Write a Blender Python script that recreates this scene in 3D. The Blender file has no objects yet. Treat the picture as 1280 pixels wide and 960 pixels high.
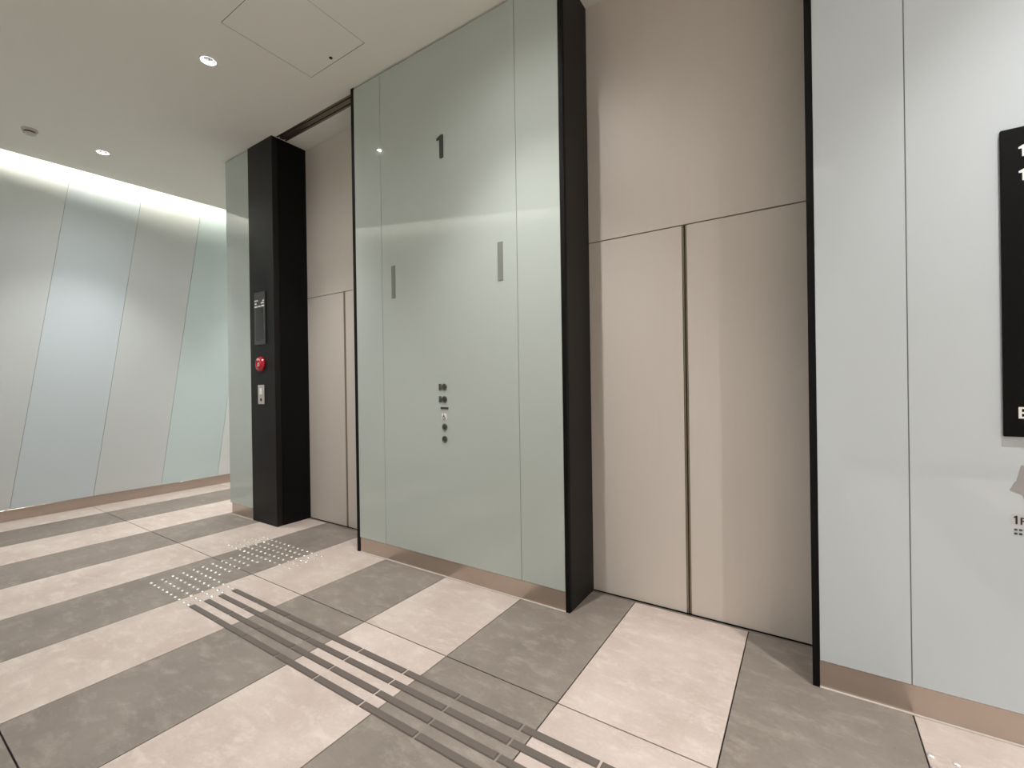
import bpy, bmesh, math, random
from mathutils import Vector, Matrix

sc = bpy.context.scene
COL = sc.collection
random.seed(7)

# ------------------------------------------------------------------ camera
H = 3.66                                     # ceiling height
cam_d = bpy.data.cameras.new('camera'); cam = bpy.data.objects.new('camera', cam_d); COL.objects.link(cam)
cam_d.sensor_fit = 'HORIZONTAL'; cam_d.sensor_width = 36.0; cam_d.lens = 563.33 / 1280 * 36
cam_d.clip_start = 0.02; cam_d.clip_end = 100
RT = Vector((0.8363308, 0.54802824, -0.01469162)); UP = Vector((0.01160704, 0.00909205, 0.9998913)); FW = Vector((-0.54810224, 0.83641042, -0.00124297))
cam.matrix_world = Matrix(((RT.x, UP.x, -FW.x, 0.0), (RT.y, UP.y, -FW.y, -2.3073), (RT.z, UP.z, -FW.z, 1.31), (0, 0, 0, 1)))
sc.camera = cam

# ------------------------------------------------------------------ world, exposure
world = bpy.data.worlds.new('world'); sc.world = world; world.use_nodes = True
world.node_tree.nodes['Background'].inputs[0].default_value = (0.8, 0.85, 0.9, 1)
world.node_tree.nodes['Background'].inputs[1].default_value = 0.05
vs = sc.view_settings
vs.view_transform = 'Standard'; vs.look = 'None'; vs.gamma = 1.0; vs.use_curve_mapping = False
vs.exposure = 0.37
sc.cycles.max_bounces = 10; sc.cycles.diffuse_bounces = 6; sc.cycles.glossy_bounces = 5
sc.cycles.caustics_reflective = False; sc.cycles.caustics_refractive = False
sc.cycles.use_denoising = True

DOWNLIGHT_W = 175.0       # power of one ceiling downlight
DOWNLIGHT_COL = (1.0, 0.975, 0.95)
COVE_W = 3.8            # power of the cove strip per metre
COVE_COL = (1.0, 0.94, 0.81)

# ------------------------------------------------------------------ helpers
def lin(*c):
    return tuple(((v / 255) / 12.92 if v / 255 <= 0.04045 else ((v / 255 + 0.055) / 1.055) ** 2.4) for v in c)

class Mat:
    def __init__(self, name):
        self.m = bpy.data.materials.new(name); self.m.use_nodes = True
        self.nt = self.m.node_tree; self.b = self.nt.nodes['Principled BSDF']
    def n(self, t, **kw):
        nd = self.nt.nodes.new(t)
        for k, v in kw.items(): setattr(nd, k, v)
        return nd
    def l(self, a, b): self.nt.links.new(a, b)
    def set(self, **kw):
        for k, v in kw.items():
            i = self.b.inputs[k.replace('_', ' ')]
            i.default_value = (*v, 1) if isinstance(v, tuple) and len(v) == 3 else v
        return self

def simple(name, rgb, rough=0.5, metal=0.0, grain=0.04, scale=60, **kw):
    """a plain painted, plastic or metal surface with a fine procedural grain in colour and gloss"""
    M = Mat(name); M.set(Roughness=rough, Metallic=metal, **kw)
    g = M.n('ShaderNodeNewGeometry'); no = M.n('ShaderNodeTexNoise'); no.inputs['Scale'].default_value = scale; no.inputs['Detail'].default_value = 3
    M.l(g.outputs['Position'], no.inputs['Vector'])
    r = M.n('ShaderNodeMapRange'); r.inputs['To Min'].default_value = 1 - grain; r.inputs['To Max'].default_value = 1 + grain
    M.l(no.outputs['Fac'], r.inputs['Value'])
    mx = M.n('ShaderNodeVectorMath', operation='SCALE'); mx.inputs[0].default_value = lin(*rgb)
    M.l(r.outputs['Result'], mx.inputs['Scale']); M.l(mx.outputs['Vector'], M.b.inputs['Base Color'])
    return M.m

def emis(name, rgb, s):
    M = Mat(name); M.set(Emission_Color=rgb, Emission_Strength=s, Base_Color=(0.8, 0.8, 0.8)); return M.m

def stone(name, base, light, dark, amount):
    """large format porcelain tile: clouded, streaked along the tile"""
    M = Mat(name)
    g = M.n('ShaderNodeNewGeometry'); oi = M.n('ShaderNodeObjectInfo')
    off = M.n('ShaderNodeVectorMath', operation='SCALE'); off.inputs['Scale'].default_value = 37.0
    cb = M.n('ShaderNodeCombineXYZ'); M.l(oi.outputs['Random'], cb.inputs[0]); M.l(oi.outputs['Random'], cb.inputs[1])
    M.l(cb.outputs[0], off.inputs[0])
    add = M.n('ShaderNodeVectorMath', operation='ADD'); M.l(g.outputs['Position'], add.inputs[0]); M.l(off.outputs[0], add.inputs[1])
    def noise(sc_, det, rough, dist=0.0, stretch=None):
        v = add.outputs[0]
        if stretch:
            mp = M.n('ShaderNodeMapping'); mp.inputs['Scale'].default_value = stretch; M.l(v, mp.inputs['Vector']); v = mp.outputs[0]
        t = M.n('ShaderNodeTexNoise'); t.inputs['Scale'].default_value = sc_; t.inputs['Detail'].default_value = det
        t.inputs['Roughness'].default_value = rough; t.inputs['Distortion'].default_value = dist; M.l(v, t.inputs['Vector']); return t.outputs['Fac']
    cloud = noise(2.6, 8, 0.66, 0.15); streak = noise(6.0, 9, 0.75, 0.3, (1.0, 2.0, 1.0)); fine = noise(70, 6, 0.75)
    r1 = M.n('ShaderNodeMapRange'); r1.inputs['From Min'].default_value = 0.34; r1.inputs['From Max'].default_value = 0.68; M.l(cloud, r1.inputs['Value'])
    mix = M.n('ShaderNodeMix', data_type='RGBA'); mix.inputs[6].default_value = (*lin(*dark), 1); mix.inputs[7].default_value = (*lin(*base), 1); M.l(r1.outputs[0], mix.inputs[0])
    r2 = M.n('ShaderNodeMapRange'); r2.inputs['From Min'].default_value = 0.5; r2.inputs['From Max'].default_value = 0.66; r2.inputs['To Max'].default_value = amount; M.l(streak, r2.inputs['Value'])
    mix2 = M.n('ShaderNodeMix', data_type='RGBA'); mix2.inputs[7].default_value = (*lin(*light), 1); M.l(mix.outputs[2], mix2.inputs[6]); M.l(r2.outputs[0], mix2.inputs[0])
    r3 = M.n('ShaderNodeMapRange'); r3.inputs['To Min'].default_value = 0.86; r3.inputs['To Max'].default_value = 1.14; M.l(fine, r3.inputs['Value'])
    rv = M.n('ShaderNodeMapRange'); rv.inputs['To Min'].default_value = 0.96; rv.inputs['To Max'].default_value = 1.03; M.l(oi.outputs['Random'], rv.inputs['Value'])
    mm = M.n('ShaderNodeMath', operation='MULTIPLY'); M.l(r3.outputs[0], mm.inputs[0]); M.l(rv.outputs[0], mm.inputs[1])
    s = M.n('ShaderNodeVectorMath', operation='SCALE'); M.l(mix2.outputs[2], s.inputs[0]); M.l(mm.outputs[0], s.inputs['Scale']); M.l(s.outputs[0], M.b.inputs['Base Color'])
    rr = M.n('ShaderNodeMapRange'); rr.inputs['To Min'].default_value = 0.42; rr.inputs['To Max'].default_value = 0.62; M.l(streak, rr.inputs['Value']); M.l(rr.outputs[0], M.b.inputs['Roughness'])
    bp = M.n('ShaderNodeBump'); bp.inputs['Strength'].default_value = 0.12; bp.inputs['Distance'].default_value = 0.002; M.l(fine, bp.inputs['Height']); M.l(bp.outputs[0], M.b.inputs['Normal'])
    return M.m

def glass(name, rgb, rough=0.55, coat=1.0, coat_rough=0.012):
    """back-painted glass: a matt colour under a polished clear surface"""
    M = Mat(name); M.set(Roughness=rough, Coat_Weight=coat, Coat_Roughness=coat_rough, Coat_IOR=1.5, Specular_IOR_Level=0.0)
    g = M.n('ShaderNodeNewGeometry'); no = M.n('ShaderNodeTexNoise'); no.inputs['Scale'].default_value = 1.1; M.l(g.outputs['Position'], no.inputs['Vector'])
    r = M.n('ShaderNodeMapRange'); r.inputs['To Min'].default_value = 0.98; r.inputs['To Max'].default_value = 1.02; M.l(no.outputs['Fac'], r.inputs['Value'])
    s = M.n('ShaderNodeVectorMath', operation='SCALE'); s.inputs[0].default_value = lin(*rgb); M.l(r.outputs[0], s.inputs['Scale']); M.l(s.outputs[0], M.b.inputs['Base Color'])
    return M.m

def brushed(name, rgb, rough, metal, stretch=(900, 900, 1.5), amt=0.05):
    M = Mat(name); M.set(Metallic=metal)
    g = M.n('ShaderNodeNewGeometry'); mp = M.n('ShaderNodeMapping'); mp.inputs['Scale'].default_value = stretch; M.l(g.outputs['Position'], mp.inputs['Vector'])
    no = M.n('ShaderNodeTexNoise'); no.inputs['Scale'].default_value = 1.0; no.inputs['Detail'].default_value = 2; M.l(mp.outputs[0], no.inputs['Vector'])
    r = M.n('ShaderNodeMapRange'); r.inputs['To Min'].default_value = 1 - amt; r.inputs['To Max'].default_value = 1 + amt; M.l(no.outputs['Fac'], r.inputs['Value'])
    s = M.n('ShaderNodeVectorMath', operation='SCALE'); s.inputs[0].default_value = lin(*rgb); M.l(r.outputs[0], s.inputs['Scale']); M.l(s.outputs[0], M.b.inputs['Base Color'])
    r2 = M.n('ShaderNodeMapRange'); r2.inputs['To Min'].default_value = rough - 0.04; r2.inputs['To Max'].default_value = rough + 0.04; M.l(no.outputs['Fac'], r2.inputs['Value']); M.l(r2.outputs[0], M.b.inputs['Roughness'])
    return M.m

MT = {
    'tile_light': stone('light beige stone tile', (205, 192, 184), (219, 209, 201), (186, 170, 161), 0.6),
    'tile_dark': stone('dark taupe stone tile', (140, 130, 122), (163, 154, 145), (123, 114, 106), 0.6),
    'grout': simple('dark grout', (30, 25, 22), 0.85),
    'ceiling': simple('matt ceiling paint', (238, 238, 231), 0.9, 0, 0.02, 220),
    'glass_b': glass('grey green back painted glass', (188, 197, 192)),
    'glass_r': glass('pale grey back painted glass', (198, 206, 211)),
    'glass_w1': glass('pale grey blue wall glass', (207, 213, 214), 0.55, 0.6, 0.22),
    'glass_w2': glass('blue grey wall glass', (205, 216, 222), 0.55, 0.6, 0.22),
    'glass_w3': glass('teal wall glass', (202, 219, 220), 0.55, 0.6, 0.22),
    'glass_w4': glass('pale white wall glass', (222, 228, 227), 0.55, 0.6, 0.22),
    'core': simple('dark wall core', (60, 58, 55), 0.9),
    'plaster': simple('pale lobby plaster', (226, 225, 222), 0.85),
    'black': simple('satin black metal', (21, 19, 19), 0.5, 0.0, 0.08, 300, Specular_IOR_Level=0.3),
    'jet': simple('matt black seal', (6, 5, 5), 0.6, Specular_IOR_Level=0.2),
    'skirt': brushed('brushed bronze steel skirting', (188, 174, 163), 0.24, 0.8, (2, 2, 900)),
    'door': brushed('champagne brushed steel', (216, 208, 200), 0.5, 0.15),
    'door_edge': brushed('bronze door edge', (158, 146, 130), 0.32, 0.7),
    'sill': brushed('steel door sill', (180, 172, 164), 0.3, 0.9, (2, 900, 900)),
    'track': brushed('polished shutter track steel', (150, 138, 127), 0.26, 0.75, (2, 900, 900)),
    'bar': simple('dark resin guide bar', (102, 93, 87), 0.42, 0.0, 0.06, 200),
    'stud': simple('steel warning stud', (246, 244, 240), 0.24, 0.7, 0.03, 200),
    'grey_metal': simple('dark anodised metal', (72, 74, 71), 0.4, 0.5),
    'lantern': simple('grey lantern lens', (132, 137, 131), 0.3),
    'ring': simple('button ring', (96, 97, 90), 0.35, 0.5),
    'cap': simple('button cap', (58, 58, 52), 0.4),
    'mark_dark': simple('dark print', (34, 34, 34), 0.6),
    'white': simple('white print', (240, 240, 236), 0.6),
    'red': simple('glossy red plastic', (186, 26, 42), 0.25),
    'red_pale': simple('pale red lens', (232, 150, 150), 0.2),
    'steel': simple('steel plate', (205, 200, 193), 0.35, 0.5),
    'screen': simple('glossy dark indicator', (26, 27, 27), 0.12),
    'frame_grey': simple('dark grey indicator frame', (62, 63, 62), 0.35),
    'sign_black': simple('black sign face', (4, 4, 5), 0.6, Specular_IOR_Level=0.15),
    'sticker': simple('grey translucent sticker', (158, 156, 156), 0.5),
    'halo': simple('pale sticker film', (196, 196, 197), 0.4),
    'lamp_ring': simple('white lamp trim', (232, 230, 226), 0.45),
    'reflector': simple('chrome lamp reflector', (225, 225, 228), 0.12, 1.0),
    'lamp': emis('lamp face', (1.0, 0.95, 0.88), 14.0),
    'sensor': simple('off white sensor plastic', (200, 197, 190), 0.5),
    'sensor_dark': simple('dark sensor gap', (40, 38, 36), 0.6),
    'pale_strip': simple('pale base strip', (196, 188, 180), 0.6),
    'seal_grey': simple('grey joint seal', (128, 132, 130), 0.6),
    'latch': simple('dark latch', (48, 45, 42), 0.4, 0.5),
}

def link(name, bm, mat, parent=None, smooth=False):
    bmesh.ops.recalc_face_normals(bm, faces=bm.faces)
    me = bpy.data.meshes.new(name); bm.to_mesh(me); bm.free()
    if mat is not None: me.materials.append(MT[mat] if isinstance(mat, str) else mat)
    for p in me.polygons: p.use_smooth = smooth
    o = bpy.data.objects.new(name, me); COL.objects.link(o); o.parent = parent
    return o

def tag(o, label=None, cat=None, group=None, kind=None):
    if label: o['label'] = label
    if cat: o['category'] = cat
    if group: o['group'] = group
    if kind: o['kind'] = kind
    return o

def empty(name, loc=(0, 0, 0), **kw):
    o = bpy.data.objects.new(name, None); COL.objects.link(o); o.location = loc; o.empty_display_size = 0.1
    return tag(o, **kw)

def box(bm, x0, x1, y0, y1, z0, z1, bev=0.0):
    """an axis aligned box, its vertical and horizontal edges bevelled"""
    t = bmesh.new()
    vs_ = [t.verts.new((x, y, z)) for x in (x0, x1) for y in (y0, y1) for z in (z0, z1)]
    for f in ((0, 1, 3, 2), (4, 6, 7, 5), (0, 4, 5, 1), (2, 3, 7, 6), (0, 2, 6, 4), (1, 5, 7, 3)): t.faces.new([vs_[i] for i in f])
    if bev: bmesh.ops.bevel(t, geom=t.edges[:], offset=bev, segments=1, affect='EDGES')
    me = bpy.data.meshes.new('t'); t.to_mesh(me); t.free(); bm.from_mesh(me); bpy.data.meshes.remove(me)
    return bm

def B(*a, **k): return box(bmesh.new(), *a, **k)

def prism(bm, pts, fn, a, b):
    """extrude a 2D outline: fn(u, v, t) gives the point"""
    lo = [bm.verts.new(fn(u, v, a)) for u, v in pts]; hi = [bm.verts.new(fn(u, v, b)) for u, v in pts]
    n = len(pts)
    bm.faces.new(lo[::-1]); bm.faces.new(hi)
    for i in range(n): bm.faces.new((lo[i], lo[(i + 1) % n], hi[(i + 1) % n], hi[i]))
    return bm

def onwall(u, v, t): return (u, -t, v)          # print or plates on the elevator wall: t sticks out of it
def onfloor(u, v, t): return (u, v, t)

def lathe(bm, prof, n=24, fn=lambda r, a, t: (r * math.cos(a), r * math.sin(a), t)):
    rings = []
    for r, t in prof:
        if r < 1e-6: rings.append([bm.verts.new(fn(0, 0, t))])
        else: rings.append([bm.verts.new(fn(r, 2 * math.pi * i / n, t)) for i in range(n)])
    for A, C in zip(rings, rings[1:]):
        for i in range(n):
            j = (i + 1) % n
            q = [A[i % len(A)], A[j % len(A)], C[j % len(C)], C[i % len(C)]]
            q = list(dict.fromkeys(q))
            if len(q) > 2: bm.faces.new(q)
    return bm

def wall_disc(x, z, y0=0.0):
    return lambda r, a, t: (x + r * math.cos(a), y0 - t, z + r * math.sin(a))

def boolean_cut(o, cutters):
    for c in cutters:
        m = o.modifiers.new('cut', 'BOOLEAN'); m.operation = 'DIFFERENCE'; m.object = c; m.solver = 'EXACT'
    dg = bpy.context.evaluated_depsgraph_get(); dg.update()
    me = bpy.data.meshes.new_from_object(o.evaluated_get(dg)); o.modifiers.clear(); old = o.data; o.data = me; bpy.data.meshes.remove(old)
    for c in cutters:
        d = c.data; bpy.data.objects.remove(c); bpy.data.meshes.remove(d)

# ------------------------------------------------------------------ plan of the lobby
XL, PL, PR = -5.04, -4.587, -4.155            # left end of the elevator wall, pillar
A0, A1 = -4.155, -3.001                       # left elevator opening
B0, B1 = -1.141, 0.005                        # right elevator opening
D = 0.34                                      # depth of the door recess
DOOR = 2.184                                  # door height
SK = 0.116                                    # skirting height
LW = -6.717                                   # left wall plane
RX, RY = 4.2, -7.0                            # right and rear limits of the lobby
LIGHTS = [(-5.81, -0.775), (-3.57, -0.775), (-1.33, -0.775), (0.91, -0.775), (3.15, -0.775), (1.7, -3.3), (3.2, -3.3), (2.9, -5.5), (-5.81, 1.465)]

# ------------------------------------------------------------------ floor
floor = link('floor', B(LW - 0.1, RX + 0.1, RY - 0.1, 3.1, -0.12, -0.006), 'grout'); tag(floor, kind='structure', label='lobby floor of wide light and dark stone stripes')
X0, W = -0.871, 0.6
rows = [(-5.775, -4.5), (-4.5, -3.225), (-3.225, -1.95), (-1.95, -0.675), (-0.675, 0.6), (0.6, 1.875), (1.875, 3.0)]
tile_mesh = {}
for r, (ya, yb) in enumerate(rows):
    for k in range(-10, 9):
        xa, xb = max(X0 + k * W, LW), min(X0 + (k + 1) * W, RX)
        if r >= 5 and xa > -5.0: continue
        g = 0.0026
        key = (round(xb - xa, 3), round(yb - ya, 3), k % 2)
        if key not in tile_mesh:
            w_, h_ = (xb - xa) / 2 - g, (yb - ya) / 2 - g
            o = link('tile', B(-w_, w_, -h_, h_, -0.011, 0.0, bev=0.0008), 'tile_dark' if k % 2 else 'tile_light', floor); tile_mesh[key] = o.data
        else:
            o = bpy.data.objects.new('tile', tile_mesh[key]); COL.objects.link(o); o.parent = floor
        o.location = ((xa + xb) / 2, (ya + yb) / 2, 0)

# ------------------------------------------------------------------ ceiling (with holes for downlights, hatch, shutter track)
F1, F2, F3, F4 = Vector((-6.75, -1.68)), Vector((-2.82, -3.06)), Vector((0.02, -3.78)), Vector((0.33, -3.80))   # ceiling edge above the opposite wall
cpts = [(-6.545, -1.755), (-6.26, 3.0), (RX, 3.0), (RX, RY), (0.36, RY), (0.36, -3.80), (0.02, -3.76), (-2.729, -3.087), (-5.624, -2.077)]
ceiling = link('ceiling', prism(bmesh.new(), cpts, onfloor, H, H + 0.06), 'ceiling'); tag(ceiling, kind='structure', label='plain matt pale ceiling')
cut = []
for x, y in LIGHTS:
    c = link('cutter', lathe(bmesh.new(), [(0, H - 0.1), (0.048, H - 0.1), (0.048, H + 0.2), (0, H + 0.2)], 32), 'ceiling'); c.location = (x, y, 0); cut.append(c)
HX0, HX1, HY0, HY1 = -3.132, -2.513, -0.888, -0.252
cut.append(link('cutter', B(HX0, HX1, HY0, HY1, H - 0.1, H + 0.2), 'ceiling'))
for a, b in ((A0, A1), (B0, B1)):
    cut.append(link('cutter', B(a, b, 0.038, 0.145, H - 0.1, H + 0.2), 'ceiling'))
boolean_cut(ceiling, cut)
slab = link('ceiling_slab', B(LW - 0.2, RX + 0.1, RY - 0.1, 3.1, H + 0.42, H + 0.5), 'ceiling'); tag(slab, kind='structure')

# access hatch
hatch = tag(empty('access_hatch', ((HX0 + HX1) / 2, (HY0 + HY1) / 2, H)), label='square ceiling access hatch with thin gap and dark latch', cat='hatch')
hw, hh, g = (HX1 - HX0) / 2, (HY1 - HY0) / 2, 0.004
link('hatch_panel', B(-hw + g, hw - g, -hh + g, hh - g, 0.0005, 0.03, bev=0.001), 'ceiling', hatch)
link('hatch_tray', B(-hw - 0.02, hw + 0.02, -hh - 0.02, hh + 0.02, 0.061, 0.08), 'core', hatch)
i_ = 0.0006
for a in ((-hw + i_, hw - i_, -hh + i_, -hh + g), (-hw + i_, hw - i_, hh - g, hh - i_), (-hw + i_, -hw + g, -hh + g, hh - g), (hw - g, hw - i_, -hh + g, hh - g)):
    link('gap_shade', B(*a, 0.002, 0.02), 'core', hatch)  # dark strips added in the hatch gap to stand in for its shade
bm = lathe(bmesh.new(), [(0, -0.004), (0.010, -0.004), (0.013, 0.0), (0.013, 0.004), (0, 0.004)], 16)
lt = link('latch', bm, 'latch', hatch); lt.location = (-2.827 - (HX0 + HX1) / 2, -0.298 - (HY0 + HY1) / 2, 0)

# downlights
def downlight(x, y, label, power=1.0, beam=86):
    t = empty('downlight', (x, y, H)); tag(t, label=label, cat='downlight', group='recessed ceiling downlights')
    link('trim_ring', lathe(bmesh.new(), [(0.046, 0.004), (0.046, -0.0035), (0.056, -0.003), (0.058, 0.0), (0.058, 0.0005)], 32), 'lamp_ring', t, True)
    link('reflector', lathe(bmesh.new(), [(0.0465, 0.0), (0.043, 0.02), (0.036, 0.042), (0.026, 0.056), (0.022, 0.064), (0.022, 0.075), (0.0475, 0.075), (0.0475, 0.0)], 32), 'reflector', t, True)
    link('lamp_face', lathe(bmesh.new(), [(0, 0.056), (0.021, 0.057), (0.0215, 0.060), (0, 0.062)], 24), 'lamp', t, True)
    ld = bpy.data.lights.new('downlight_lamp', 'SPOT'); ld.energy = DOWNLIGHT_W * power; ld.color = DOWNLIGHT_COL; ld.spot_size = math.radians(beam); ld.spot_blend = 1.0; ld.shadow_soft_size = 0.022
    lo = bpy.data.objects.new('downlight_lamp', ld); COL.objects.link(lo); lo.parent = t; lo.location = (0, 0, 0.032)
    sp = bpy.data.lights.new('downlight_spill', 'SPOT'); sp.energy = DOWNLIGHT_W * 0.2; sp.color = DOWNLIGHT_COL; sp.spot_size = math.radians(168); sp.spot_blend = 1.0; sp.shadow_soft_size = 0.022
    so = bpy.data.objects.new('downlight_spill', sp); COL.objects.link(so); so.parent = t; so.location = (0, 0, 0.030)
    return t
names = ['small recessed downlight farther left, near the coved wall', 'bright recessed downlight left of the ceiling access hatch', 'recessed downlight in front of the glass wall between the elevators',
         'recessed downlight in front of the black directory sign', 'recessed downlight beyond the directory sign', 'unseen downlight added nearest in the side lobby', 'unseen downlight added by the right wall of the side lobby', 'unseen downlight added deepest in the side lobby', 'recessed downlight in the passage behind the narrow glass pane']
for (x, y), n_ in zip(LIGHTS, names):
    if y < -3: downlight(x, y, n_, 2.1, 116)      # unseen side lobby lamps added, stronger and wider, to brighten the right wall
    else: downlight(x, y, n_)

# smoke detectors
def detector(x, y, label):
    t = empty('smoke_detector', (x, y, H)); tag(t, label=label, cat='smoke detector', group='smoke detectors on the ceiling')
    link('base', lathe(bmesh.new(), [(0, 0), (0.055, 0), (0.055, -0.012), (0.048, -0.02), (0, -0.02)], 28), 'sensor', t)
    link('sensing_chamber', lathe(bmesh.new(), [(0, -0.02), (0.036, -0.02), (0.036, -0.034), (0, -0.034)], 28), 'sensor_dark', t)
    link('cover', lathe(bmesh.new(), [(0.0, -0.034), (0.044, -0.034), (0.040, -0.042), (0.0, -0.046)], 28), 'sensor', t)
detector(-5.83, -1.272, 'round smoke detector on the ceiling near the left coved wall')
detector(-5.17, 0.125, 'round smoke detector half hidden behind the narrow glass pane')

# ------------------------------------------------------------------ elevator wall
bm = bmesh.new()
box(bm, XL + 0.015, A0 - 0.02, 0.021, D + 0.10, 0.0, H); box(bm, A1 + 0.02, B0 - 0.02, 0.021, D + 0.10, 0.0, H); box(bm, B1 + 0.02, RX, 0.021, D + 0.10, 0.0, H)
wall = link('wall_back', bm, 'core'); tag(wall, kind='structure', label='elevator wall clad in back painted glass panes')
def pane(x0, x1, m, parent=wall):
    g = 0.0018
    return link('glass_panel', B(x0 + g, x1 - g, 0.0, 0.02, SK, H - 0.014, bev=0.0008), m, parent)
pane(XL, PL, 'glass_b')
for a, b in ((-2.968, -2.666), (-2.666, -1.462), (-1.462, -1.167)): pane(a, b, 'glass_b')
for a, b in ((0.03, 0.327), (0.327, 1.527), (1.527, 2.727), (2.727, RX)): pane(a, b, 'glass_r')

for x in (-2.666, -1.462, 0.327, 1.527, 2.727):
    link('joint_seal', B(x - 0.0019, x + 0.0019, 0.003, 0.0208, SK, H - 0.014), 'seal_grey', wall)

def skirting(x0, x1, n):
    o = link(n, B(x0, x1, 0.004, 0.0208, 0.002, SK - 0.002, bev=0.0008), 'skirt'); tag(o, kind='structure', label='brushed bronze steel skirting under the glass')
    link('base_strip', B(x0, x1, -0.006, 0.004, 0.0005, 0.004), 'pale_strip', o)  # thin pale strip along the foot of the skirting
    return o
skirting(XL + 0.03, PL, 'baseboard_back'); skirting(-2.968, -1.167, 'baseboard_back.001'); skirting(0.03, RX, 'baseboard_back.002')

# black trims at the edges of the glass
def trim(n, x0, x1, y1=0.02):
    o = link(n, B(x0, x1, -0.001, y1, 0.0005, H - 0.0005, bev=0.001), 'jet'); tag(o, kind='structure', label='thin black metal edge trim of the glass wall'); return o
trim('trim_1', A1, -2.968); trim('trim_2', -1.167, B0); trim('trim_3', B1, 0.03)
for n, x0, x1 in (('trim_4', A1, A1 + 0.02), ('trim_5', B0 - 0.02, B0), ('trim_6', B1, B1 + 0.02)):
    o = link(n, B(x0, x1, 0.022, D + 0.02, 0.0005, H - 0.0005), 'black'); tag(o, kind='structure', label='black metal jamb lining of the elevator recess')

# black pillar beside the left elevator
pil = empty('pillar', ((PL + PR) / 2, 0.17, 0)); tag(pil, label='black metal clad pillar between glass pane and left elevator', cat='pillar')
px = (PR - PL) / 2
def pp(n, x0, x1, y0, y1, m): return link(n, B(x0 - pil.location.x, x1 - pil.location.x, y0 - 0.17, y1 - 0.17, 0.0005, H - 0.0008, bev=0.001), m, pil)
pp('front_cladding', PL, PR, -0.001, 0.052, 'black')
pp('side_jamb', PR - 0.02, PR - 0.0005, 0.055, D + 0.02, 'jet')  # darker look of the unlit side put into a blacker colour than the front

# ------------------------------------------------------------------ elevator doors
def elevator(n, a, b, label):
    d = link(n, B(a - 0.02, b + 0.02, D + 0.06, D + 0.09, 0.0, H - 0.002), 'jet'); tag(d, kind='structure', label=label)
    m = (a + b) / 2
    def panel(x0, x1):
        p = link('door_panel', B(x0, x1, D, D + 0.03, 0.006, DOOR - 0.003, bev=0.0008), 'door', d); return p
    e = 0.013
    l_ = panel(a - 0.018, m - e); r_ = panel(m + e, b + 0.018)
    for s, p in ((-1, l_), (1, r_)):
        bmx = bmesh.new()
        prof = [(m + s * 0.0018, D + 0.009), (m + s * 0.005, D + 0.004), (m + s * 0.0095, D + 0.004), (m + s * e, D + 0.0), (m + s * e, D + 0.03), (m + s * 0.0018, D + 0.03)]
        prism(bmx, prof, onfloor, 0.006, DOOR - 0.003)
        link('door_edge', bmx, 'door_edge', p)
    link('transom_panel', B(a - 0.018, b + 0.018, D, D + 0.03, DOOR + 0.003, H - 0.001, bev=0.0008), 'door', d)
    link('door_sill', B(a + 0.001, b - 0.001, D - 0.022, D - 0.006, -0.002, 0.0012), 'sill', d)
    link('threshold_gap', B(a + 0.001, b - 0.001, D - 0.006, D + 0.03, -0.001, 0.0016), 'jet', d)
elevator('door_1', A0, A1, 'left elevator with champagne steel centre opening doors')
elevator('door_2', B0, B1, 'right elevator with champagne steel centre opening doors')

# shutter tracks in the ceiling in front of each elevator
def track(a, b, label):
    t = empty('shutter_track', ((a + b) / 2, 0.09, H)); tag(t, label=label, cat='shutter track', group='shutter tracks over the elevator recesses')
    w = (b - a) / 2 - 0.002
    link('housing', B(-w, w, -0.052, 0.055, 0.03, 0.058), 'jet', t)
    for y0, y1 in ((-0.0515, -0.029), (-0.017, 0.024), (0.036, 0.0545)):
        link('track_rail', B(-w, w, y0, y1, 0.003, 0.028, bev=0.001), 'track', t)
track(A0, A1, 'steel shutter track in the ceiling over the left elevator')
track(B0, B1, 'steel shutter track in the ceiling over the right elevator')

# ------------------------------------------------------------------ left wall: leaning glass panels
lw = link('wall_left', B(LW - 0.1, LW - 0.013, -2.2, 3.1, 0.0, H + 0.42), 'plaster'); tag(lw, kind='structure', label='left wall of pale glass panels of varied colour with slanted joints')
zb, zt = 0.118, H + 0.34
def seam(k, z): return -1.298 + 0.636 * k + (z - 0.125) / 3.543 * 0.487
panel_tones = {-2: 'glass_w1', -1: 'glass_w1', 0: 'glass_w2', 1: 'glass_w1', 2: 'glass_w3', 3: 'glass_w4', 4: 'glass_w1', 5: 'glass_w3', 6: 'glass_w1'}  # colour differs slightly from panel to panel
for k in range(-2, 7):
    y = [max(-1.95, min(3.0, v)) for v in (seam(k, zb) + 0.002, seam(k + 1, zb) - 0.002, seam(k + 1, zt) - 0.002, seam(k, zt) + 0.002)]
    bm = prism(bmesh.new(), [(y[0], zb), (y[1], zb), (y[2], zt), (y[3], zt)], lambda u, v, t: (LW - t, u, v), 0.0, 0.012)
    link('glass_panel', bm, panel_tones[k], lw)
bl = link('baseboard_left', B(LW - 0.012, LW + 0.004, -1.9, 3.0, 0.0005, 0.116, bev=0.0008), 'skirt'); tag(bl, kind='structure', label='brushed bronze steel skirting of the left wall')
o = link('wall_passage', B(LW, XL + 0.1, 3.0, 3.08, 0.0, H + 0.42), 'plaster'); tag(o, kind='structure')
o = link('wall_return', B(XL + 0.015, XL + 0.10, D + 0.10, 3.0, 0.0, H), 'plaster'); tag(o, kind='structure')

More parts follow.
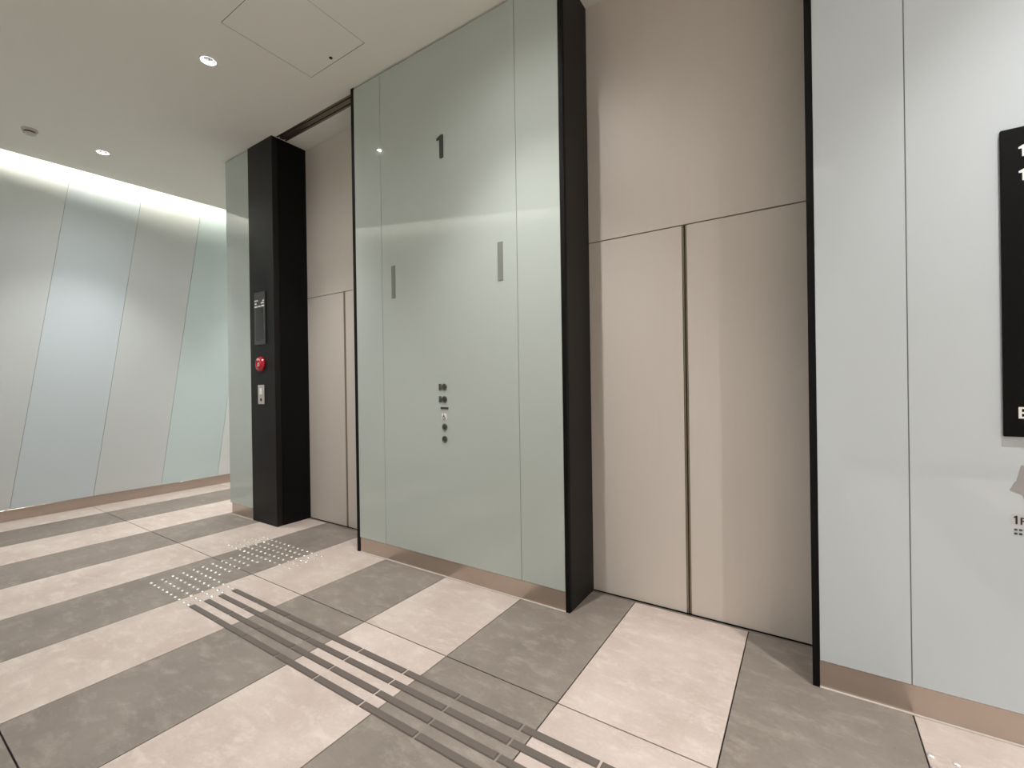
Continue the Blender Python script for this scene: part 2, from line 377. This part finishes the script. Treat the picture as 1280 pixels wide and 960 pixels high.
# ------------------------------------------------------------------ opposite wall behind the camera (seen in the glass)
off = 0.25
def seg(p, q): d = (q - p).normalized(); n = Vector((d.y, -d.x)); return d, n      # n points away from the lobby
C1, C2, C3 = Vector((-5.624, -2.077)), Vector((-2.729, -3.087)), Vector((0.33, -3.80))
d1, n1 = seg(C1, C2); d2, n2 = seg(C2, C3)
Q1 = C1 + n1 * off; Q1 = Q1 - d1 * ((Q1.x - LW) / d1.x); Q2 = C2 + (n1 + n2).normalized() * off; Q3 = C3 + n2 * off
fw = link('wall_front', prism(bmesh.new(), [tuple(Q1 + n1 * .013), tuple(Q2 + n1 * .013), tuple(Q3 + n2 * .013), tuple(Q3 + n2 * .2), tuple(Q2 + n1 * .2), tuple(Q1 + n1 * .2)], onfloor, 0, H + 0.42), 'plaster')
tag(fw, kind='structure', label='opposite wall of pale glass panels')
for P, Q in ((Q1, Q2), (Q2, Q3)):
    d, n = seg(P, Q); L = (Q - P).length; k = max(1, round(L / 1.05))
    for i in range(k):
        a, b = P + d * (L * i / k + 0.002), P + d * (L * (i + 1) / k - 0.002)
        link('glass_panel', prism(bmesh.new(), [tuple(a), tuple(b), tuple(b + n * .012), tuple(a + n * .012)], onfloor, zb, zt), 'glass_w1', fw)
    a, b = P - n * 0.002, Q - n * 0.002
    o = link('baseboard_front', prism(bmesh.new(), [tuple(a), tuple(b), tuple(b + n * .014), tuple(a + n * .014)], onfloor, 0.0005, 0.116), 'skirt'); tag(o, kind='structure')
o = link('wall_side', B(0.18, 0.34, RY, -4.02, 0, H + 0.42), 'plaster'); tag(o, kind='structure')
o = link('wall_right', B(RX, RX + 0.1, RY, 3.1, 0, H + 0.42), 'plaster'); tag(o, kind='structure')
o = link('wall_rear', B(0.18, RX + 0.1, RY - 0.1, RY, 0, H + 0.42), 'plaster'); tag(o, kind='structure')

# cove strips hidden above the ceiling edge
def cove(p, q, nrm, label):
    mid = (p + q) / 2; L = (q - p).length; ang = math.atan2((q - p).y, (q - p).x)
    t = empty('cove_strip', (mid.x, mid.y, H + 0.06)); t.rotation_euler = (0, 0, ang); tag(t, label=label, cat='strip light', group='cove strips above the ceiling edge')
    link('profile', B(-L / 2, L / 2, -0.02, 0.02, 0.001, 0.016), 'lamp_ring', t)
    ld = bpy.data.lights.new('cove_lamp', 'AREA'); ld.shape = 'RECTANGLE'; ld.size = L; ld.size_y = 0.03; ld.energy = COVE_W * L; ld.color = COVE_COL
    lo = bpy.data.objects.new('cove_lamp', ld); COL.objects.link(lo)
    lo.location = (mid.x, mid.y, H + 0.09)
    dirv = Vector((nrm.x, nrm.y, -0.35)).normalized()
    z = -dirv; x = Vector((q.x - p.x, q.y - p.y, 0)).normalized(); y = z.cross(x)
    lo.matrix_world = Matrix(((x.x, y.x, z.x, mid.x), (x.y, y.y, z.y, mid.y), (x.z, y.z, z.z, H + 0.09), (0, 0, 0, 1)))
cove(Vector((-6.515, -1.7)), Vector((-6.24, 2.95)), Vector((-1, 0)), 'cove light strip above the left wall')
cove(C1 - d1 * 0.6 - n1 * 0.02, C2 - n1 * 0.02, n1, 'cove light strip above the opposite wall')
cove(C2 - n2 * 0.02, C3 - n2 * 0.02, n2, 'cove light strip at the end of the opposite wall')

# ------------------------------------------------------------------ things on the elevator wall
# numeral 1
one = [(-2.097, 2.985), (-2.097, 2.972), (-2.071, 2.972), (-2.071, 2.848), (-2.067, 2.844), (-2.043, 2.844), (-2.039, 2.848), (-2.039, 2.997), (-2.043, 3.001), (-2.062, 3.001)]
tag(link('floor_number', prism(bmesh.new(), one, onwall, -0.001, 0.006), 'grey_metal'), label='dark metal floor numeral 1 high on the glass wall', cat='number sign')
# hall lanterns
for x, nm in ((-2.543, 'left'), (-1.585, 'right')):
    tag(link('hall_lantern', B(x - 0.02, x + 0.02, -0.003, 0.001, 1.950, 2.190, bev=0.001), 'lantern'), label='grey vertical lantern strip, the %s one of the pair below the numeral' % nm, cat='lantern', group='lantern strips on the glass wall')
# call buttons
def button(x, z, plate, label):
    t = empty('call_button', (x, 0, z)); tag(t, label=label, cat='button', group='elevator call buttons')
    R = lambda r, a, t_: (r * math.cos(a), -t_, r * math.sin(a))
    link('button_ring', lathe(bmesh.new(), [(0.014, -0.001), (0.014, 0.005), (0.020, 0.006), (0.0235, 0.002), (0.0235, -0.001)], 28, R), 'ring', t, True)
    link('button_cap', lathe(bmesh.new(), [(0, 0.0065), (0.010, 0.006), (0.0135, 0.003), (0.0135, -0.001)], 24, R), 'cap', t, True)
    link('button_mark', lathe(bmesh.new(), [(0, 0.0072), (0.004, 0.0072), (0.004, 0.006)], 12, R), 'ring', t)
    if plate:
        p = link('braille_plate', B(-0.0505, -0.026, -0.003, 0.001, -0.021, 0.021, bev=0.001), 'ring', t)
        bm = bmesh.new()
        for i in range(2):
            for j in range(3):
                c = Vector((-0.0425 + 0.009 * i, -0.003, -0.009 + 0.009 * j)); lathe(bm, [(0.0018, 0), (0.001, 0.0008), (0, 0.001)], 8, lambda r, a, t_, c=c: (c.x + r * math.cos(a), c.y - t_, c.z + r * math.sin(a)))
        o = link('braille_dots', bm, 'cap', p); o['kind'] = 'stuff'
button(-2.061, 1.293, True, 'uppermost round call button with a plate at its left')
button(-2.061, 1.209, True, 'second round call button with a plate, just above the dark bar')
button(-2.062, 1.021, False, 'round call button right under the white wheelchair sign')
button(-2.063, 0.938, False, 'lowest round call button of the column on the glass')
tag(link('sensor_bar', B(-2.096, -2.026, -0.004, 0.001, 1.143, 1.156, bev=0.001), 'cap'), label='short dark horizontal bar between the call buttons', cat='bar')
ws = empty('wheelchair_sign', (-2.0665, 0, 1.0915)); tag(ws, label='small white square sign with wheelchair symbol between call buttons', cat='sign')
link('plate', B(-0.021, 0.021, -0.002, 0.001, -0.0205, 0.0205, bev=0.0005), 'white', ws)
def stroke(bm, pts, w, t0=0.0018, t1=0.0026):
    for (x0, z0), (x1, z1) in zip(pts, pts[1:]):
        d = Vector((x1 - x0, z1 - z0)).normalized(); n = Vector((-d.y, d.x)) * w / 2; e = d * w * 0.3
        prism(bm, [(x0 - e.x + n.x, z0 - e.y + n.y), (x0 - e.x - n.x, z0 - e.y - n.y), (x1 + e.x - n.x, z1 + e.y - n.y), (x1 + e.x + n.x, z1 + e.y + n.y)], onwall, t0, t1)
    return bm
bm = bmesh.new()
arc = [(-0.002 + 0.0095 * math.cos(a), -0.006 + 0.0095 * math.sin(a)) for a in [math.radians(115 + 20 * i) for i in range(12)]]
stroke(bm, arc, 0.0036); stroke(bm, [(-0.004, 0.010), (-0.003, -0.002), (0.006, -0.002), (0.010, -0.013), (0.014, -0.012)], 0.0044); stroke(bm, [(-0.0035, 0.005), (0.005, 0.005)], 0.0036)
lathe(bm, [(0, 0.0026), (0.003, 0.0026), (0.003, 0.0018)], 12, lambda r, a, t: (-0.0045 + r * math.cos(a), -t, 0.0145 + r * math.sin(a)))
link('wheelchair_symbol', bm, 'mark_dark', ws)

# ------------------------------------------------------------------ things on the pillar
ind = empty('indicator_panel', (-4.392, 0, 1.97)); tag(ind, label='tall dark indicator panel with white lettering high on black pillar', cat='display')
link('frame', B(-0.096, 0.096, -0.012, -0.001, -0.252, 0.252, bev=0.003), 'frame_grey', ind)
link('screen', B(-0.066, 0.066, -0.0135, -0.0115, -0.205, 0.10), 'screen', ind)
bm = bmesh.new()
for x0, x1, z0, z1 in ((-0.086, -0.022, 0.166, 0.178), (0.058, 0.088, 0.160, 0.172), (0.052, 0.062, 0.152, 0.160), (-0.082, -0.048, 0.136, 0.152), (0.030, 0.084, 0.138, 0.150), (-0.088, -0.032, 0.108, 0.122), (-0.022, 0.022, 0.109, 0.122), (0.034, 0.088, 0.110, 0.124)):
    prism(bm, [(x0, z0), (x1, z0), (x1, z1), (x0, z1)], onwall, 0.0115, 0.0126)
link('lettering', bm, 'white', ind)

fa = empty('fire_alarm', (-4.393, 0, 1.53)); tag(fa, label='round red fire alarm push button on black pillar', cat='fire alarm')
R = lambda r, a, t: (r * math.cos(a), -t, r * math.sin(a))
link('body', lathe(bmesh.new(), [(0, 0.001), (0.070, 0.001), (0.072, 0.012), (0.066, 0.024), (0.050, 0.030), (0.046, 0.026), (0.0, 0.026)], 36, R), 'red', fa, False)
link('lens_ring', lathe(bmesh.new(), [(0.026, 0.025), (0.028, 0.032), (0.034, 0.034), (0.040, 0.031), (0.042, 0.025)], 32, R), 'red', fa, True)
link('push_lens', lathe(bmesh.new(), [(0, 0.029), (0.016, 0.028), (0.024, 0.0255)], 28, R), 'red_pale', fa, True)
bm = bmesh.new()
for i in range(7):
    a = math.radians(62 + i * 9.3); c, s = math.cos(a), math.sin(a)
    prism(bm, [(0.043 * c - 0.003 * s, 0.043 * s + 0.003 * c), (0.043 * c + 0.003 * s, 0.043 * s - 0.003 * c), (0.053 * c + 0.003 * s, 0.053 * s - 0.003 * c), (0.053 * c - 0.003 * s, 0.053 * s + 0.003 * c)], onwall, 0.024, 0.0306)
link('lettering', bm, 'white', fa)
link('symbol', stroke(bmesh.new(), [(0.007, 0.010), (-0.006, 0.012), (-0.006, -0.012), (0.008, -0.012)], 0.006, 0.028, 0.0302), 'white', fa)

sw = empty('switch_plate', (-4.393, 0, 1.239)); tag(sw, label='upright steel switch plate below the red fire alarm', cat='switch')
link('plate', B(-0.055, 0.055, -0.008, -0.001, -0.092, 0.092, bev=0.002), 'steel', sw)
link('rocker', B(-0.018, 0.024, -0.013, -0.0075, 0.0, 0.06, bev=0.002), 'white', sw)
link('keyhole', lathe(bmesh.new(), [(0, 0.0105), (0.012, 0.0105), (0.016, 0.009), (0.016, 0.0075)], 20, lambda r, a, t: (r * math.cos(a), -t, -0.05 + r * math.sin(a))), 'latch', sw)

# ------------------------------------------------------------------ directory sign on the right glass
sg = empty('directory_sign', (0.80, 0, 1.638)); tag(sg, label='tall black floor directory board with white characters on right glass', cat='sign')
link('board', B(-0.217, 0.217, -0.012, -0.0005, -0.542, 0.542, bev=0.001), 'sign_black', sg)
def glyph(poly, x, z):
    bm = bmesh.new()
    for p in poly: prism(bm, [(u + x - 0.80, v + z - 1.638) for u, v in p], onwall, 0.0115, 0.0126)
    link('lettering', bm, 'white', sg)
G1 = [[(0, 0.0335), (0, 0.0275), (0.0085, 0.0275), (0.0085, 0), (0.0165, 0), (0.0165, 0.040), (0.0115, 0.040)]]
GE = [[(0, 0), (0.024, 0), (0.024, 0.0065), (0.008, 0.0065), (0.008, 0.0165), (0.022, 0.0165), (0.022, 0.0230), (0.008, 0.0230), (0.008, 0.0335), (0.024, 0.0335), (0.024, 0.040), (0, 0.040)]]
glyph(G1, 0.6265, 2.076); glyph(G1, 0.6265, 1.992); glyph(GE, 0.6185, 1.161)

# clear sticker below the board
st = empty('sticker', (0.70, 0, 0.90)); tag(st, label='grey pictogram sticker on the right glass under the black board', cat='sticker')
pic = [(0.597, 0.905), (0.610, 0.935), (0.614, 0.938), (0.626, 0.995), (0.66, 0.995), (0.70, 0.90), (0.66, 0.868), (0.634, 0.868), (0.628, 0.893)]
link('pictogram', prism(bmesh.new(), [(u - 0.70, v - 0.90) for u, v in pic], onwall, 0.0002, 0.0012), 'sticker', st)
fl = empty('floor_notice', (0.70, 0, 0.79)); tag(fl, label='small clear notice reading 1F under the grey pictogram', cat='sticker')
def flat(name, polys, m, t0=0.0006, t1=0.0012):
    bm = bmesh.new()
    for p in polys: prism(bm, [(u - 0.70, v - 0.79) for u, v in p], onwall, t0, t1)
    return link(name, bm, m, fl)
flat('film', [[(0.598, 0.792), (0.604, 0.783), (0.70, 0.778), (0.70, 0.822), (0.604, 0.822), (0.598, 0.812)]], 'halo', 0.0002, 0.0005)
flat('lettering', [[(0.6065, 0.812), (0.6065, 0.807), (0.6105, 0.808), (0.6105, 0.786), (0.6155, 0.786), (0.6155, 0.816), (0.612, 0.816)],
                   [(0.623, 0.786), (0.627, 0.786), (0.627, 0.797), (0.634, 0.797), (0.634, 0.801), (0.627, 0.801), (0.627, 0.807), (0.636, 0.807), (0.636, 0.811), (0.623, 0.811)]], 'mark_dark')
flat('small_print', [[(x, z), (x + 0.008, z), (x + 0.008, z + 0.007), (x, z + 0.007)] for z in (0.763, 0.749) for x in (0.607, 0.619, 0.631, 0.643)], 'frame_grey')

# ------------------------------------------------------------------ tactile paving
tb = empty('tactile_guide_strip', (-1.39, -0.985, 0)); tag(tb, label='four parallel rows of dark tactile guide bars running along floor', cat='tactile strip')
first = None
for j, y in enumerate((-0.866, -0.946, -1.026, -1.106)):
    for i in range(11):
        x0 = -3.114 + i * 0.3137
        if first is None:
            bm = B(-0.152, 0.152, -0.017, 0.017, 0.0002, 0.005)
            bmesh.ops.bevel(bm, geom=[e for e in bm.edges if all(v.co.z > 0.004 for v in e.verts)], offset=0.003, segments=1, affect='EDGES')
            o = first = link('guide_bar', bm, 'bar', tb)
        else:
            o = bpy.data.objects.new('guide_bar', first.data); COL.objects.link(o); o.parent = tb
        o.location = (x0 + 0.152 + 1.39, y + 0.985, 0)
stud_mesh = None
def studs(sign, xo, label):
    """the warning studs in front of one elevator; sign mirrors the layout about xo"""
    global stud_mesh
    t = empty('tactile_warning_studs', (xo, -0.66, 0)); tag(t, label=label, cat='tactile studs', group='tactile warning studs in front of the elevators')
    pts = []
    s = 0.0633
    pts += [(i * s, -1.113 + j * 0.063) for i in range(10) for j in range(5)]
    pts += [(i * s, -0.80 + j * 0.064) for i in range(5) for j in range(5)]
    pts += [(-0.324 + i * 0.0638, -0.478 + j * 0.0645) for i in range(15) for j in range(5)]
    for x, y in pts:
        if stud_mesh is None:
            o = link('stud', lathe(bmesh.new(), [(0.0120, 0.0001), (0.0112, 0.0030), (0.0085, 0.0050), (0.0045, 0.0057), (0, 0.0059)], 14), 'stud', t, True); stud_mesh = o.data
        else:
            o = bpy.data.objects.new('stud', stud_mesh); COL.objects.link(o); o.parent = t
        o.location = (sign * x, y + 0.66, 0)
studs(1, -3.710, 'steel tactile warning studs on the floor before the left elevator')
studs(-1, 0.913, 'steel tactile warning studs on the floor below the directory board')
